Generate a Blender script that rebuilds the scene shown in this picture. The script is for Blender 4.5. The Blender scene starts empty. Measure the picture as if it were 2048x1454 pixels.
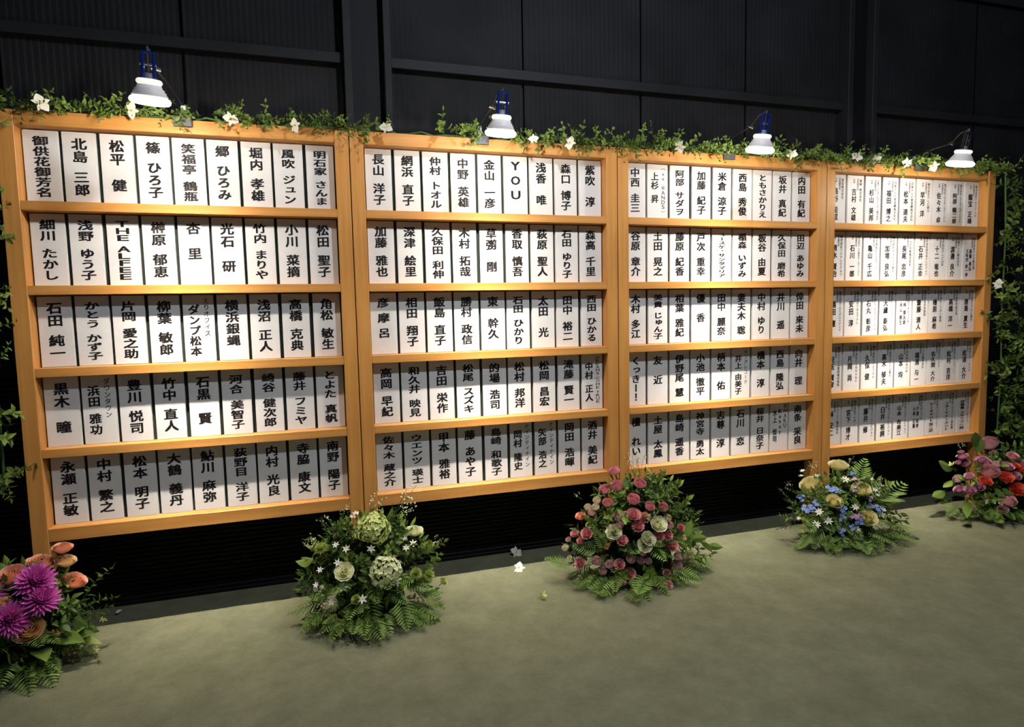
import bpy, bmesh, math, random
from mathutils import Vector, Matrix, Quaternion

SC = bpy.context.scene
COL = SC.collection
PI = math.pi
rnd = random.Random(7)

# ------------------------------------------------------------------ camera
FPX = 1223.85                                   # focal length in pixels of the 2048 wide frame
CAM = Vector((1.0798, -2.6244, 1.2))
YAW, PITCH, ROLL = -0.2927, -0.0823, -0.0213


def cam_axes():
    right = Vector((math.cos(YAW), math.sin(YAW), 0))
    fwd = Vector((-math.sin(YAW) * math.cos(PITCH), math.cos(YAW) * math.cos(PITCH), math.sin(PITCH)))
    up = right.cross(fwd)
    c, s = math.cos(ROLL), math.sin(ROLL)
    return right * c + up * s, -right * s + up * c, fwd


CR, CU, CF = cam_axes()
cd = bpy.data.cameras.new('camera')
cd.sensor_width = 36
cd.sensor_fit = 'HORIZONTAL'
cd.lens = FPX / 2048 * 36
cd.clip_start = 0.05
cam = bpy.data.objects.new('camera', cd)
cam.matrix_world = Matrix(((CR.x, CU.x, -CF.x, CAM.x), (CR.y, CU.y, -CF.y, CAM.y), (CR.z, CU.z, -CF.z, CAM.z), (0, 0, 0, 1)))
COL.objects.link(cam)
SC.camera = cam

# ------------------------------------------------------------------ light of the hall
w = bpy.data.worlds.new('world')
SC.world = w
w.use_nodes = True
w.node_tree.nodes['Background'].inputs[0].default_value = (0.62, 0.72, 1.0, 1)
w.node_tree.nodes['Background'].inputs[1].default_value = 0.05

hl = bpy.data.lights.new('hall_ceiling_spot', 'POINT')      # hall lamp above and behind the viewer: the upper, sharp rail shadows
hl.energy = 140
hl.color = (0.86, 0.92, 1.0)
hl.shadow_soft_size = 0.03
hlo = bpy.data.objects.new('hall_ceiling_spot', hl)
hlo.location = (2.2, -1.9, 3.06)
COL.objects.link(hlo)

SC.view_settings.view_transform = 'Standard'
SC.view_settings.look = 'None'
SC.view_settings.gamma = 1
SC.view_settings.use_curve_mapping = False
SC.view_settings.exposure = 0.0
LAMP_W = 0.192                                  # strength of each clamp lamp's beam
LAMP_COL = (1.0, 0.90, 0.78)


# ------------------------------------------------------------------ helpers
def ray(px, py):
    return (CR * ((px - 1024) / FPX) + CU * ((727 - py) / FPX) + CF)


def at_y(px, py, y):
    d = ray(px, py)
    return CAM + d * ((y - CAM.y) / d.y)


def at_floor(px, py, z=0.0):
    d = ray(px, py)
    return CAM + d * ((z - CAM.z) / d.z)


def depth(p):
    return (p - CAM).dot(CF)


def lab(o, label, cat, group=None, kind=None):
    o['label'] = label
    o['category'] = cat
    if group:
        o['group'] = group
    if kind:
        o['kind'] = kind
    return o


def empty(name, loc, rz=0.0):
    o = bpy.data.objects.new(name, None)
    o.empty_display_size = 0.05
    o.location = loc
    o.rotation_euler = (0, 0, rz)
    COL.objects.link(o)
    return o


def put(name, me, parent=None, loc=(0, 0, 0), quat=None, scale=1.0):
    o = bpy.data.objects.new(name, me)
    o.location = loc
    if quat is not None:
        o.rotation_mode = 'QUATERNION'
        o.rotation_quaternion = quat
    o.scale = (scale,) * 3 if not isinstance(scale, (tuple, list)) else scale
    if parent is not None:
        o.parent = parent
    COL.objects.link(o)
    return o


def aim(direction, roll=None):
    q = Vector(direction).normalized().to_track_quat('Z', 'Y')
    return q @ Quaternion((0, 0, 1), rnd.uniform(0, 2 * PI) if roll is None else roll)


class MB:
    """collects faces of one mesh"""

    def __init__(self):
        self.v, self.f, self.m, self.a = [], [], [], []

    def grid(self, rows, mat=0, attr=None):
        n = len(rows[0])
        b = len(self.v)
        for i, r in enumerate(rows):
            for p in r:
                self.v.append(tuple(p))
                self.a.append(0.0 if attr is None else attr(i, len(rows)))
        for i in range(len(rows) - 1):
            for j in range(n - 1):
                self.f.append((b + i * n + j, b + i * n + j + 1, b + (i + 1) * n + j + 1, b + (i + 1) * n + j))
                self.m.append(mat)

    def poly(self, pts, mat=0, attr=0.0):
        b = len(self.v)
        self.v += [tuple(p) for p in pts]
        self.a += [attr] * len(pts)
        self.f.append(tuple(range(b, b + len(pts))))
        self.m.append(mat)

    def tube(self, pts, r, mat=0, n=5, r1=None):
        pts = [Vector(p) for p in pts]
        rows = []
        for i, p in enumerate(pts):
            d = (pts[min(i + 1, len(pts) - 1)] - pts[max(i - 1, 0)])
            d = d.normalized() if d.length > 1e-9 else Vector((0, 0, 1))
            a = d.cross(Vector((0.31, 0.87, 0.4))).normalized()
            b = d.cross(a)
            rr = r if r1 is None else r + (r1 - r) * i / (len(pts) - 1)
            rows.append([p + (a * math.cos(t) + b * math.sin(t)) * rr for t in [2 * PI * k / n for k in range(n + 1)]])
        self.grid(rows, mat)

    def box(self, x0, x1, y0, y1, z0, z1, mat=0):
        b = len(self.v)
        self.v += [(x, y, z) for x in (x0, x1) for y in (y0, y1) for z in (z0, z1)]
        self.a += [0.0] * 8
        for q in ((0, 1, 3, 2), (4, 6, 7, 5), (0, 4, 5, 1), (2, 3, 7, 6), (0, 2, 6, 4), (1, 5, 7, 3)):
            self.f.append(tuple(b + i for i in q))
            self.m.append(mat)

    def lathe(self, prof, n=32, mat=0, c=(0, 0, 0)):
        rows = [[(c[0] + r * math.cos(2 * PI * k / n), c[1] + r * math.sin(2 * PI * k / n), c[2] + z) for k in range(n + 1)] for r, z in prof]
        self.grid(rows, mat)

    def mesh(self, name, mats, smooth=False, bevel=0.0, merge=False):
        me = bpy.data.meshes.new(name)
        me.from_pydata(self.v, [], self.f)
        for m in mats:
            me.materials.append(m)
        me.polygons.foreach_set('material_index', self.m)
        at = me.attributes.new('pv', 'FLOAT', 'POINT')
        at.data.foreach_set('value', self.a)
        if bevel or merge:
            bm = bmesh.new()
            bm.from_mesh(me)
            if merge:
                bmesh.ops.remove_doubles(bm, verts=bm.verts, dist=1e-5)
            bmesh.ops.recalc_face_normals(bm, faces=bm.faces)
            if bevel:
                bmesh.ops.bevel(bm, geom=list(bm.edges), offset=bevel, segments=1, affect='EDGES')
            bm.to_mesh(me)
            bm.free()
        if smooth:
            me.polygons.foreach_set('use_smooth', [True] * len(me.polygons))
        me.update()
        return me


# ------------------------------------------------------------------ materials
MATS = {}


def nodes_of(name):
    m = bpy.data.materials.new(name)
    m.use_nodes = True
    MATS[name] = m
    nt = m.node_tree
    return m, nt, nt.nodes['Principled BSDF']


def ramp(nt, c0, c1, p0=0.0, p1=1.0):
    r = nt.nodes.new('ShaderNodeValToRGB')
    r.color_ramp.elements[0].color = (*c0, 1)
    r.color_ramp.elements[1].color = (*c1, 1)
    r.color_ramp.elements[0].position = p0
    r.color_ramp.elements[1].position = p1
    return r


def noise_mat(name, c0, c1, scale, rough=0.6, bump=0.0, stretch=(1, 1, 1), detail=4, spec=0.5, bscale=None, nrough=0.5, p0=0.3, p1=0.7):
    m, nt, b = nodes_of(name)
    L = nt.links.new
    tc = nt.nodes.new('ShaderNodeTexCoord')
    mp = nt.nodes.new('ShaderNodeMapping')
    mp.inputs['Scale'].default_value = stretch
    L(tc.outputs['Object'], mp.inputs['Vector'])
    n = nt.nodes.new('ShaderNodeTexNoise')
    n.inputs['Scale'].default_value = scale
    n.inputs['Detail'].default_value = detail
    n.inputs['Roughness'].default_value = nrough
    L(mp.outputs[0], n.inputs['Vector'])
    r = ramp(nt, c0, c1, p0, p1)
    L(n.outputs['Fac'], r.inputs[0])
    L(r.outputs[0], b.inputs['Base Color'])
    b.inputs['Roughness'].default_value = rough
    b.inputs['Specular IOR Level'].default_value = spec
    if bump:
        n2 = nt.nodes.new('ShaderNodeTexNoise')
        n2.inputs['Scale'].default_value = bscale or scale * 4
        n2.inputs['Detail'].default_value = 3
        L(mp.outputs[0], n2.inputs['Vector'])
        bp = nt.nodes.new('ShaderNodeBump')
        bp.inputs['Strength'].default_value = bump
        bp.inputs['Distance'].default_value = 0.005
        L(n2.outputs['Fac'], bp.inputs['Height'])
        L(bp.outputs[0], b.inputs['Normal'])
    return m


def plain(name, c, rough=0.5, metal=0.0, emit=None, es=1.0, spec=0.5):
    m, nt, b = nodes_of(name)
    b.inputs['Base Color'].default_value = (*c, 1)
    b.inputs['Roughness'].default_value = rough
    b.inputs['Metallic'].default_value = metal
    b.inputs['Specular IOR Level'].default_value = spec
    if emit:
        b.inputs['Emission Color'].default_value = (*emit, 1)
        b.inputs['Emission Strength'].default_value = es
    return m


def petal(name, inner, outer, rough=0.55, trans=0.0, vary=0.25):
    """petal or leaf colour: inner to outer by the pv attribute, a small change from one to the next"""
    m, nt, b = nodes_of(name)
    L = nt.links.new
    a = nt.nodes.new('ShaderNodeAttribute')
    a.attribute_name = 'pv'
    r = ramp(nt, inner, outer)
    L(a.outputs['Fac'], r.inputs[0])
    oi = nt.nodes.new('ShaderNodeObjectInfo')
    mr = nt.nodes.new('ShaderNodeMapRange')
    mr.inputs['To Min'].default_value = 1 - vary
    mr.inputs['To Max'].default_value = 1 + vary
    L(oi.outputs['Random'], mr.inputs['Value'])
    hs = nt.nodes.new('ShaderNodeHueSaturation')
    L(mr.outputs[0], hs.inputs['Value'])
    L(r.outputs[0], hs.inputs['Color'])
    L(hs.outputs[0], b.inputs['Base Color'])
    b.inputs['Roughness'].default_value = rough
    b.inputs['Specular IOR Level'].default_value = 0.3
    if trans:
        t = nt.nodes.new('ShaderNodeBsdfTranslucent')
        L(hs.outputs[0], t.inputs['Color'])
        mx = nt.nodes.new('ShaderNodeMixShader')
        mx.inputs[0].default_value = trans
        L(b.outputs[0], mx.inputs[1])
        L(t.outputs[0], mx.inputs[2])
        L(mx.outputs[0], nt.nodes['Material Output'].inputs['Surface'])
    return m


wood_v = noise_mat('cedar_upright', (0.50, 0.218, 0.048), (0.66, 0.315, 0.085), 9, 0.42, 0.06, (4, 4, 0.25), spec=0.35)
wood_h = noise_mat('cedar_crosswise', (0.50, 0.218, 0.048), (0.66, 0.315, 0.085), 9, 0.42, 0.06, (0.25, 4, 4), spec=0.35)
backing = plain('dark_green_backing', (0.008, 0.018, 0.012), 0.7)
paper = noise_mat('white_board', (0.71, 0.69, 0.67), (0.76, 0.74, 0.72), 14, 0.6, 0, spec=0.2)
ink = plain('black_ink', (0.012, 0.010, 0.011), 0.55, spec=0.2)
carpet = noise_mat('green_carpet', (0.140, 0.144, 0.085), (0.262, 0.268, 0.166), 7.0, 0.95, 1.0, detail=15, spec=0.05, bscale=170, p0=0.28, p1=0.72, nrough=0.78)
steel = noise_mat('dark_wall_paint', (0.010, 0.010, 0.011), (0.018, 0.018, 0.0195), 3, 0.7, 0.1, spec=0.15)
steel_l = noise_mat('dark_column_paint', (0.012, 0.012, 0.013), (0.019, 0.019, 0.021), 3, 0.6, 0.05, spec=0.2)
black = plain('black_slat', (0.005, 0.005, 0.006), 0.6, spec=0.2)
grey_metal = plain('grey_metal', (0.42, 0.41, 0.42), 0.38, 0.6)
clampm = plain('clamp_grey', (0.10, 0.10, 0.11), 0.45, 0.3)
knobm = plain('clear_knob', (0.62, 0.63, 0.68), 0.25)
bluem = plain('blue_bracket', (0.015, 0.04, 0.30), 0.22, 0.55)
darkm = plain('black_bracket', (0.02, 0.02, 0.022), 0.4, 0.3)
silver = plain('silver_bolt', (0.8, 0.8, 0.8), 0.2, 1.0)
rodm = plain('dark_rod', (0.05, 0.05, 0.052), 0.35, 0.6)
lensm = plain('lit_lens', (1, 1, 1), 0.3, 0, (1.0, 0.92, 0.84), 5.0)
bulbm = plain('frosted_bulb_body', (0.72, 0.70, 0.69), 0.5, 0, (1.0, 0.93, 0.88), 0.08)
collarm = plain('glowing_collar', (0.9, 0.88, 0.85), 0.4, 0, (1.0, 0.9, 0.82), 0.9)
corem = noise_mat('core_green', (0.008, 0.02, 0.006), (0.02, 0.045, 0.012), 30, 0.9, 0.4, spec=0.1)  # very dark green for the filler core inside each bouquet
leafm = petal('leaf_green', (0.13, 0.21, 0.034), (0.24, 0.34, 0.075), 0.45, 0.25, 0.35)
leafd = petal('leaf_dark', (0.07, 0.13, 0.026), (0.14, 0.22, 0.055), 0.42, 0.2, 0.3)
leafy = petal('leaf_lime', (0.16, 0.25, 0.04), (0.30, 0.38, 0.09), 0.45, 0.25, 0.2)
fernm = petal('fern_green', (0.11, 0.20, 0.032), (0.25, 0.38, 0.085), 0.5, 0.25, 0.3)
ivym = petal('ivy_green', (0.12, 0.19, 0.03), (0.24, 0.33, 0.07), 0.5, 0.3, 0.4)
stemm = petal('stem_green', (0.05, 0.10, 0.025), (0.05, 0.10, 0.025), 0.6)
whitep = petal('white_petal', (0.80, 0.76, 0.58), (0.84, 0.82, 0.76), 0.5, 0.15, 0.05)

# ------------------------------------------------------------------ the setting
fl = MB()
fl.grid([[(x, y, 0) for x in (-6, -2, 2, 6, 11)] for y in (-7, -4, -1, 0.27)])
o = put('floor', fl.mesh('floor', [carpet]))
lab(o, 'mottled green carpet floor in front of the name boards', 'floor', kind='structure')

WY = 0.245
wb = MB()
wb.box(-5, 10, WY + 0.05, WY + 0.10, 0, 5.2)
wall = put('wall_back', wb.mesh('wall_back', [black]))
lab(wall, 'dark steel partition wall behind the name boards', 'wall', kind='structure')


def wpart(name, x0, x1, y0, y1, z0, z1, mat, bev=0.002):
    b_ = MB()
    b_.box(x0, x1, y0, y1, z0, z1)
    return put(name, b_.mesh(name, [mat], bevel=bev), wall)


# ribbed wall panels: shallow folded sheet between the columns and the beams
def ribbed(x0, x1, z0, z1):
    b_ = MB()
    n = max(4, int((x1 - x0) / 0.024))
    top, bot = [], []
    for i in range(n + 1):
        x = x0 + (x1 - x0) * i / n
        for dx, y in ((0.0, 0.0), (0.006, 0.0), (0.008, 0.0012), (0.014, 0.0012)):
            if x + dx <= x1:
                top.append((x + dx, WY + 0.03 + y, z1))
                bot.append((x + dx, WY + 0.03 + y, z0))
    b_.grid([bot, top])
    return put('ribbed_panel', b_.mesh('ribbed_panel', [steel]), wall)


BEAMZ = (2.305, 3.02, 3.75)
cols = (-1.55, 1.215, 3.945, 6.65)
edges = []
for c in cols:
    wpart('column_flange', c - 0.012, c + 0.022, WY - 0.04, WY + 0.05, 0, 5.2, steel_l)
    wpart('column_flange', c + 0.160, c + 0.192, WY - 0.04, WY + 0.05, 0, 5.2, steel_l)
    wpart('column_web', c + 0.022, c + 0.160, WY + 0.01, WY + 0.05, 0, 5.2, black)
spans = [(-4.9, -1.562)] + [(cols[i] + 0.192, cols[i + 1] - 0.012) for i in range(3)] + [(6.842, 9.9)]
for (a, b) in spans:
    for z in BEAMZ:
        wpart('wall_beam', a, b, WY - 0.005, WY + 0.05, z, z + 0.045, steel_l)
    k = max(2, round((b - a) / 0.72))
    zs = [0.98] + [z for z in BEAMZ] + [5.2]
    for i in range(k):
        xa, xb = a + (b - a) * i / k + 0.006, a + (b - a) * (i + 1) / k - 0.006
        for j in range(4):
            ribbed(xa, xb, zs[j] + (0.045 if j else 0), zs[j + 1])
    sl = MB()
    sl.box(a, b, 0, 0.05, 0, 0.0165)
    sme = sl.mesh('slat', [black], bevel=0.003)
    for i in range(48):
        put('slat', sme, wall, (0, WY, 0.002 + i * 0.0203))

# ------------------------------------------------------------------ name boards
BW, POST, DEP = 1.2, 0.0545, 0.066
PR = 0.049                                       # plates sit this far behind the frame front
RZ = [(1.900, 1.952), (1.6025, 1.6370), (1.3010, 1.3352), (1.0005, 1.0350), (0.7010, 0.7340), (0.385, 0.4350)]
BTW = ('magenta and green', 'green and pink', 'pink and blue', 'blue and red')
BLAB = ('wooden name board between the magenta and green floor bouquets', 'wooden name board between the green and pink floor bouquets',
        'wooden name board between the pink and blue floor bouquets', 'wooden name board between the blue and red floor bouquets')
pm = MB()
pm.box(0, POST, 0, DEP, 0, 1.952)
post_me = pm.mesh('post', [wood_v], bevel=0.0018)


def rail_me(h, name):
    b_ = MB()
    b_.box(POST, BW - POST - 0.004, 0.0015, DEP, 0, h)
    return b_.mesh(name, [wood_h], bevel=0.0015)


rail_meshes = {}
bk = MB()
bk.box(POST, BW - POST - 0.004, PR + 0.013, DEP - 0.001, 0.43, 1.905)
back_me = bk.mesh('backing_panel', [backing])
for k in range(4):
    t = empty('name_board', (k * BW + 0.002, 0, 0))
    lab(t, BLAB[k], 'name board', 'wooden name boards in a row')
    put('post', post_me, t)
    put('post', post_me, t, (BW - POST - 0.004, 0, 0))
    put('backing_panel', back_me, t)
    for i, (z0, z1) in enumerate(RZ):
        h = round(z1 - z0, 3)
        nm = 'top_rail' if i == 0 else ('bottom_rail' if i == 5 else 'rail')
        if h not in rail_meshes:
            rail_meshes[h] = rail_me(h, 'rail')
        put(nm, rail_meshes[h], t, (0, 0, z0))

# ------------------------------------------------------------------ writing on the plates
P1 = '''御供花御芳名|北島 三郎|松平 健|篠 ひろ子|笑福亭 鶴瓶|郷 ひろみ|堀内 孝雄|風吹 ジュン|明石家 さんま
細川 たかし|浅野 ゆう子|THE ALFEE|榊原 郁恵|杏 里|光石 研|竹内 まりや|小川 菜摘|松田 聖子
石田 純一|かとう かず子|片岡 愛之助|柳葉 敏郎|ダンプ松本/えりオフィス|横浜銀蝿|浅沼 正人|高橋 克典|角松 敏生
黒木 瞳|浜田 雅功/ダウンタウン|豊川 悦司|竹中 直人|石黒 賢|河合 美智子|崎谷 健次郎|藤井 フミヤ|とよた 真帆
永瀬 正敏|中村 繁之|松本 明子|大鶴 義丹|鮎川 麻弥|荻野目 洋子|内村 光良|寺脇 康文|南野 陽子'''
P2 = '''長山 洋子|網浜 直子|仲村 トオル|中野 英雄|金山 一彦|YOU|浅香 唯|森口 博子|紫吹 淳
加藤 雅也|深津 絵里|久保田 利伸|木村 拓哉|草彅 剛|香取 慎吾|萩原 聖人|石田 ゆり子|森高 千里
彦摩呂|相田 翔子|飯島 直子|勝村 政信|東 幹久|石田 ひかり|太田 光|田中 裕二|西田 ひかる
高岡 早紀|和久井 映見|吉田 栄作|松尾 スズキ|的場 浩司|松村 邦洋|松岡 昌宏|滝藤 賢一|中村 正人/DREAMS COME TRUE
佐々木 蔵之介|ウエンツ 瑛士|甲本 雅裕|藤 あや子|島崎 和歌子|岡村 隆史/ナインティナイン|矢部 浩之/ナインティナイン|岡田 浩暉|酒井 美紀'''
P3 = '''中西 圭三|上杉 昇/（ex.WANDS）|阿部 サダヲ|加藤 紀子|米倉 涼子|西島 秀俊|ともさかりえ|坂井 真紀|内田 有紀
谷原 章介|土田 晃之|藤原 紀香|戸次 重幸|ユースケ・サンタマリア|稲森 いずみ|板谷 由夏|久保田 磨希|田辺 あゆみ
木村 多江|美貴 じゅん子|相葉 雅紀|優 香|田中 麗奈|妻夫木 聡|中村 ゆり|井川 遥|倖田 來未
くっきー！|友 近|伊野尾 慧|小池 徹平|柄本 佑|井上 由美子/キングレコード|橋本 淳|西島 隆弘|向井 理
檀 れい|土屋 太鳳|島崎 遥香|神宮寺 勇太|志尊 淳|石川 恋|桜井 日奈子|水上 恒司/琥HAKU/Kohey|南条 采良'''
P4 = '''島谷 能成/東宝株式会社|吉村 文雄/東映 株式会社|杉山 美邦/日本テレビホールディングス株式会社|福田 博之/日本テレビ放送網株式会社|松本 達夫/日本テレビ放送網株式会社|早河 洋/株式会社テレビ朝日|佐々木 卓/株式会社ＴＢＳホールディングス|阿部 龍二郎/株式会社ＴＢＳホールディングス|龍宝 正峰/株式会社ＴＢＳテレビ
清水 賢治/株式会社フジテレビジョン|石川 一郎/株式会社テレビ東京ホールディングス|亀山 千広/株式会社ビーエスフジ|加増 良弘/株式会社ＢＳテレビ東京|長尾 忠彦/テレビ大阪株式会社|石井 正幸/株式会社西日本テレビジョン|十二 竜也/株式会社テレビ山形|渡邊 良介/大阪テレビ株式会社|斎藤 裕弘 五味田 新一郎/株式会社テレビ新広島
園田 憲/株式会社ＴＢＳグロウディア|安田 淳/株式会社ＴＢＳアクト|石丸 彰彦/株式会社ＴＢＳスパークル|大廬 泰弘/株式会社テルミック|林 慎太郎 永山 朝生/株式会社ＴＢＳラジオ|齋藤 清人/株式会社文化放送|檜原 麻希/株式会社ニッポン放送|高橋 洋一/株式会社宇宙日本|唐島 夏生/株式会社エフエム東京
児玉 賢彦/横浜エフエム放送株式会社|片岡 尚/株式会社ＦＩＮＮＡＮＳ|久保 健/株式会社ベイエフエム|高木 郁夫/株式会社エフエム富士|山本 均/株式会社ＷＯＷＯＷ|福浦 与一/イマジカ株式会社|佐久間 大介/株式会社イースト|松村 吉洋/株式会社エクスペーン|松浦 大介/株式会社ニア・エンド
林 安二/エーユーエー株式会社|宮下 博才/株式会社アナザー|藤井 修/株式会社ファンテレビジョン|臼井 裕詞/株式会社フジテレビジョン|山本 布美江/株式会社フジテレビジョン|戸渡 和孝 小神 正重/株式会社ホリプロ|テーオメント加二沢/株式会社パントリービー|ンターテインメント/株式会社ＴＢＳテレビ制作部|武稲雷 スタッフ一同/株式会社スターダスト'''
TITLE = '代表取締役社長'
ALL = [[row.split('|') for row in P.split('\n')] for P in (P1, P2, P3, P4)]

# outlines of every character used, taken from the built-in font
chars = sorted(set(''.join(''.join(''.join(r) for r in P) for P in ALL) + TITLE) - set(' |/'))
tmp = []
for ch in chars:
    c = bpy.data.curves.new('glyph', 'FONT')
    c.body = ch
    c.size = 1
    c.resolution_u = 2
    c.offset = 0.0
    og = bpy.data.objects.new('glyph', c)
    COL.objects.link(og)
    tmp.append((ch, og))
bpy.context.view_layer.update()
dg = bpy.context.evaluated_depsgraph_get()
GL = {}
for ch, og in tmp:
    me = bpy.data.meshes.new_from_object(og.evaluated_get(dg))
    vs = [(v.co.x, v.co.y) for v in me.vertices]
    fs = [tuple(p.vertices) for p in me.polygons]
    if vs:
        x0, x1 = min(v[0] for v in vs), max(v[0] for v in vs)
        y0, y1 = min(v[1] for v in vs), max(v[1] for v in vs)
        if ord(ch) < 0x2000:                      # latin letters: fit into the cell
            s = 0.86 / max(0.7, y1 - y0) if ch.isupper() else 1.05
            wfit = 0.80 / max(x1 - x0, 0.45) if ch.isupper() else 1.05
            vs = [((x - (x0 + x1) / 2) * wfit, (y - (0.345 if not ch.isupper() else (y0 + y1) / 2)) * s) for x, y in vs]
        elif ch in 'ー（）':
            cx, cy = (x0 + x1) / 2, (y0 + y1) / 2
            vs = [(y - cy, -(x - cx)) for x, y in vs]
        elif ch == '！':
            vs = [(x - (x0 + x1) / 2, (y - (y0 + y1) / 2) * 1.05) for x, y in vs]
        elif ch in 'ュィッャゅっァォェ・':
            vs = [(x - 0.42, y - 0.27) for x, y in vs]
        else:
            vs = [(x - 0.5, y - 0.38) for x, y in vs]
    GL[ch] = (vs, fs)
    bpy.data.meshes.remove(me)
for ch, og in tmp:
    c = og.data
    bpy.data.objects.remove(og)
    bpy.data.curves.remove(c)


def column(plate, text, xc, ztop, zbot, cw, maxcell, gapw=0.6, bold=0.037):
    """one upright line of writing from the top down"""
    mb = MB()
    units = sum(gapw if ch == ' ' else 1.0 for ch in text)
    cell = min(maxcell, (ztop - zbot) / units)
    z = ztop
    for ch in text:
        if ch == ' ':
            z -= cell * gapw
            if mb.f:
                put('lettering', mb.mesh('lettering', [ink]), plate)
                mb = MB()
            continue
        vs, fs = GL[ch]
        h = cell * 0.97
        for k, (dx, dy) in enumerate(((-bold, -bold * 0.6), (bold, -bold * 0.6), (-bold, bold * 0.6), (bold, bold * 0.6))):
            b = len(mb.v)
            mb.v += [(xc + (x + dx) * cw, -0.0003 - 0.00008 * k, z - cell / 2 + (y + dy + 0.05 * x) * h) for x, y in vs]
            mb.a += [0.0] * len(vs)
            for f in fs:
                mb.f.append(tuple(b + i for i in f))
                mb.m.append(0)
        z -= cell
    put('lettering', mb.mesh('lettering', [ink]), plate)


PITCH_X = (BW - 2 * POST - 0.004) / 9
NUM = ('one', 'two', 'three', 'four', 'five', 'six', 'seven', 'eight', 'nine')
for k in range(4):
    for r in range(5):
        zb, zt = RZ[r + 1][1], RZ[r][0]
        H = zt - zb - 0.004
        for c in range(9):
            gap = 0.012 + rnd.uniform(-0.003, 0.003)
            wd = PITCH_X - gap
            b_ = MB()
            b_.box(-wd / 2, wd / 2, 0, 0.0125, 0, H)
            x = k * BW + 0.002 + POST + PITCH_X * (c + 0.5) + rnd.uniform(-0.001, 0.001)
            p = put('nameplate', b_.mesh('nameplate', [paper], bevel=0.0008), None, (x, PR, zb + 0.0005))
            lab(p, 'white nameplate, row %s column %s, on board between %s bouquets' % (NUM[r], NUM[c], BTW[k]), 'nameplate', 'nameplates on the wooden boards')
            parts = ALL[k][r][c].split('/')
            main = parts[0]
            n = len(main.replace(' ', ''))
            top, bot = H * 0.925, H * 0.075
            if k == 3:
                cols_ = main.split(' ')
                two = len(cols_) == 4
                column(p, parts[1], 0.032, H * 0.93, H * 0.10, 0.0165, H * 0.070, bold=0.02)
                column(p, TITLE, 0.013 if not two else 0.016, H * 0.94, H * 0.70, 0.0125, H * 0.05, bold=0.02)
                if two:
                    column(p, cols_[0] + ' ' + cols_[1], 0.004, H * 0.68, H * 0.07, 0.020, H * 0.105)
                    column(p, cols_[2] + ' ' + cols_[3], -0.022, H * 0.68, H * 0.07, 0.020, H * 0.105)
                else:
                    column(p, TITLE[:2], -0.012, H * 0.93, H * 0.84, 0.0125, H * 0.05, bold=0.02)
                    column(p, main, -0.012, H * 0.74, H * 0.07, 0.033, H * 0.155, 0.55)
            elif len(parts) == 1:
                cw = 0.0505
                if n <= 3 and ' ' in main:
                    column(p, main, 0, top, bot, cw, H * 0.185, 1.0)
                elif n <= 3:
                    column(p, ' '.join(main), 0, top, bot, cw, H * 0.17, 0.45)
                else:
                    column(p, main, 0, top, bot, cw if n < 10 else 0.044, H * 0.178, 0.6)
            elif len(parts) == 2:
                column(p, main, -0.016, H * 0.86, bot, 0.042, H * 0.16, 0.55)
                column(p, parts[1], 0.029, H * 0.96, H * 0.10, 0.0235, H * 0.098, 0.5, bold=0.012)
            else:
                column(p, parts[1], 0.038, H * 0.97, H * 0.3, 0.022, H * 0.10, 0.5, bold=0.012)
                column(p, parts[2], 0.006, H * 0.87, H * 0.2, 0.024, H * 0.105, 0.5)
                column(p, main, -0.027, H * 0.86, bot, 0.027, H * 0.14, 0.8)

# ------------------------------------------------------------------ clamp lamps
IES_ANG = [0, 6, 12, 20, 30, 40, 52, 65, 80, 95, 112, 130, 150, 180]
IES_CD = [19.5, 15.2, 9.4, 4.5, 2.15, 1.35, 0.64, 0.62, 0.61, 0.56, 0.24, 0.05, 0.01, 0.0]
ies = bpy.data.texts.new('clamp_lamp_photometry')
ies.write('IESNA:LM-63-1995\nTILT=NONE\n1 1000 1.0 %d 1 1 2 0.1 0.1 0.0\n1.0 1.0 10\n%s\n0\n%s\n' % (
    len(IES_ANG), ' '.join('%g' % a for a in IES_ANG), ' '.join('%g' % (c * 1000) for c in IES_CD)))

lens = MB()
lens.lathe([(0.0005, -0.005), (0.030, -0.0045), (0.052, -0.002), (0.0585, 0.004), (0.0605, 0.011), (0.0565, 0.018), (0.050, 0.020)], 28)
lens_me = lens.mesh('lens', [lensm], True, merge=True)
body = MB()
body.lathe([(0.050, 0.019), (0.053, 0.024), (0.047, 0.033), (0.048, 0.036), (0.042, 0.040), (0.043, 0.044), (0.037, 0.048), (0.035, 0.056), (0.030, 0.058), (0.0005, 0.058)], 28)
body_me = body.mesh('bulb_body', [bulbm], True, merge=True)
coll = MB()
coll.lathe([(0.030 + 0.008 * math.cos(a), 0.066 + 0.0085 * math.sin(a)) for a in [2 * PI * i / 10 for i in range(11)]], 28)
coll_me = coll.mesh('collar', [collarm], True, merge=True)
sock = MB()
sock.lathe([(0.0005, 0.058), (0.022, 0.058), (0.022, 0.074), (0.013, 0.078), (0.012, 0.092), (0.0005, 0.092)], 16)
sock_me = sock.mesh('socket', [grey_metal], True, merge=True)


def bracket(mat):
    b_ = MB()
    for s in (-1, 1):
        b_.box(s * 0.0165 - 0.0045, s * 0.0165 + 0.0045, -0.007, 0.007, 0.078, 0.150)
    b_.box(-0.021, 0.021, -0.007, 0.007, 0.150, 0.157)
    b_.box(-0.012, 0.012, -0.006, 0.006, 0.078, 0.090)
    return b_.mesh('bracket', [mat], bevel=0.0015)


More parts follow.
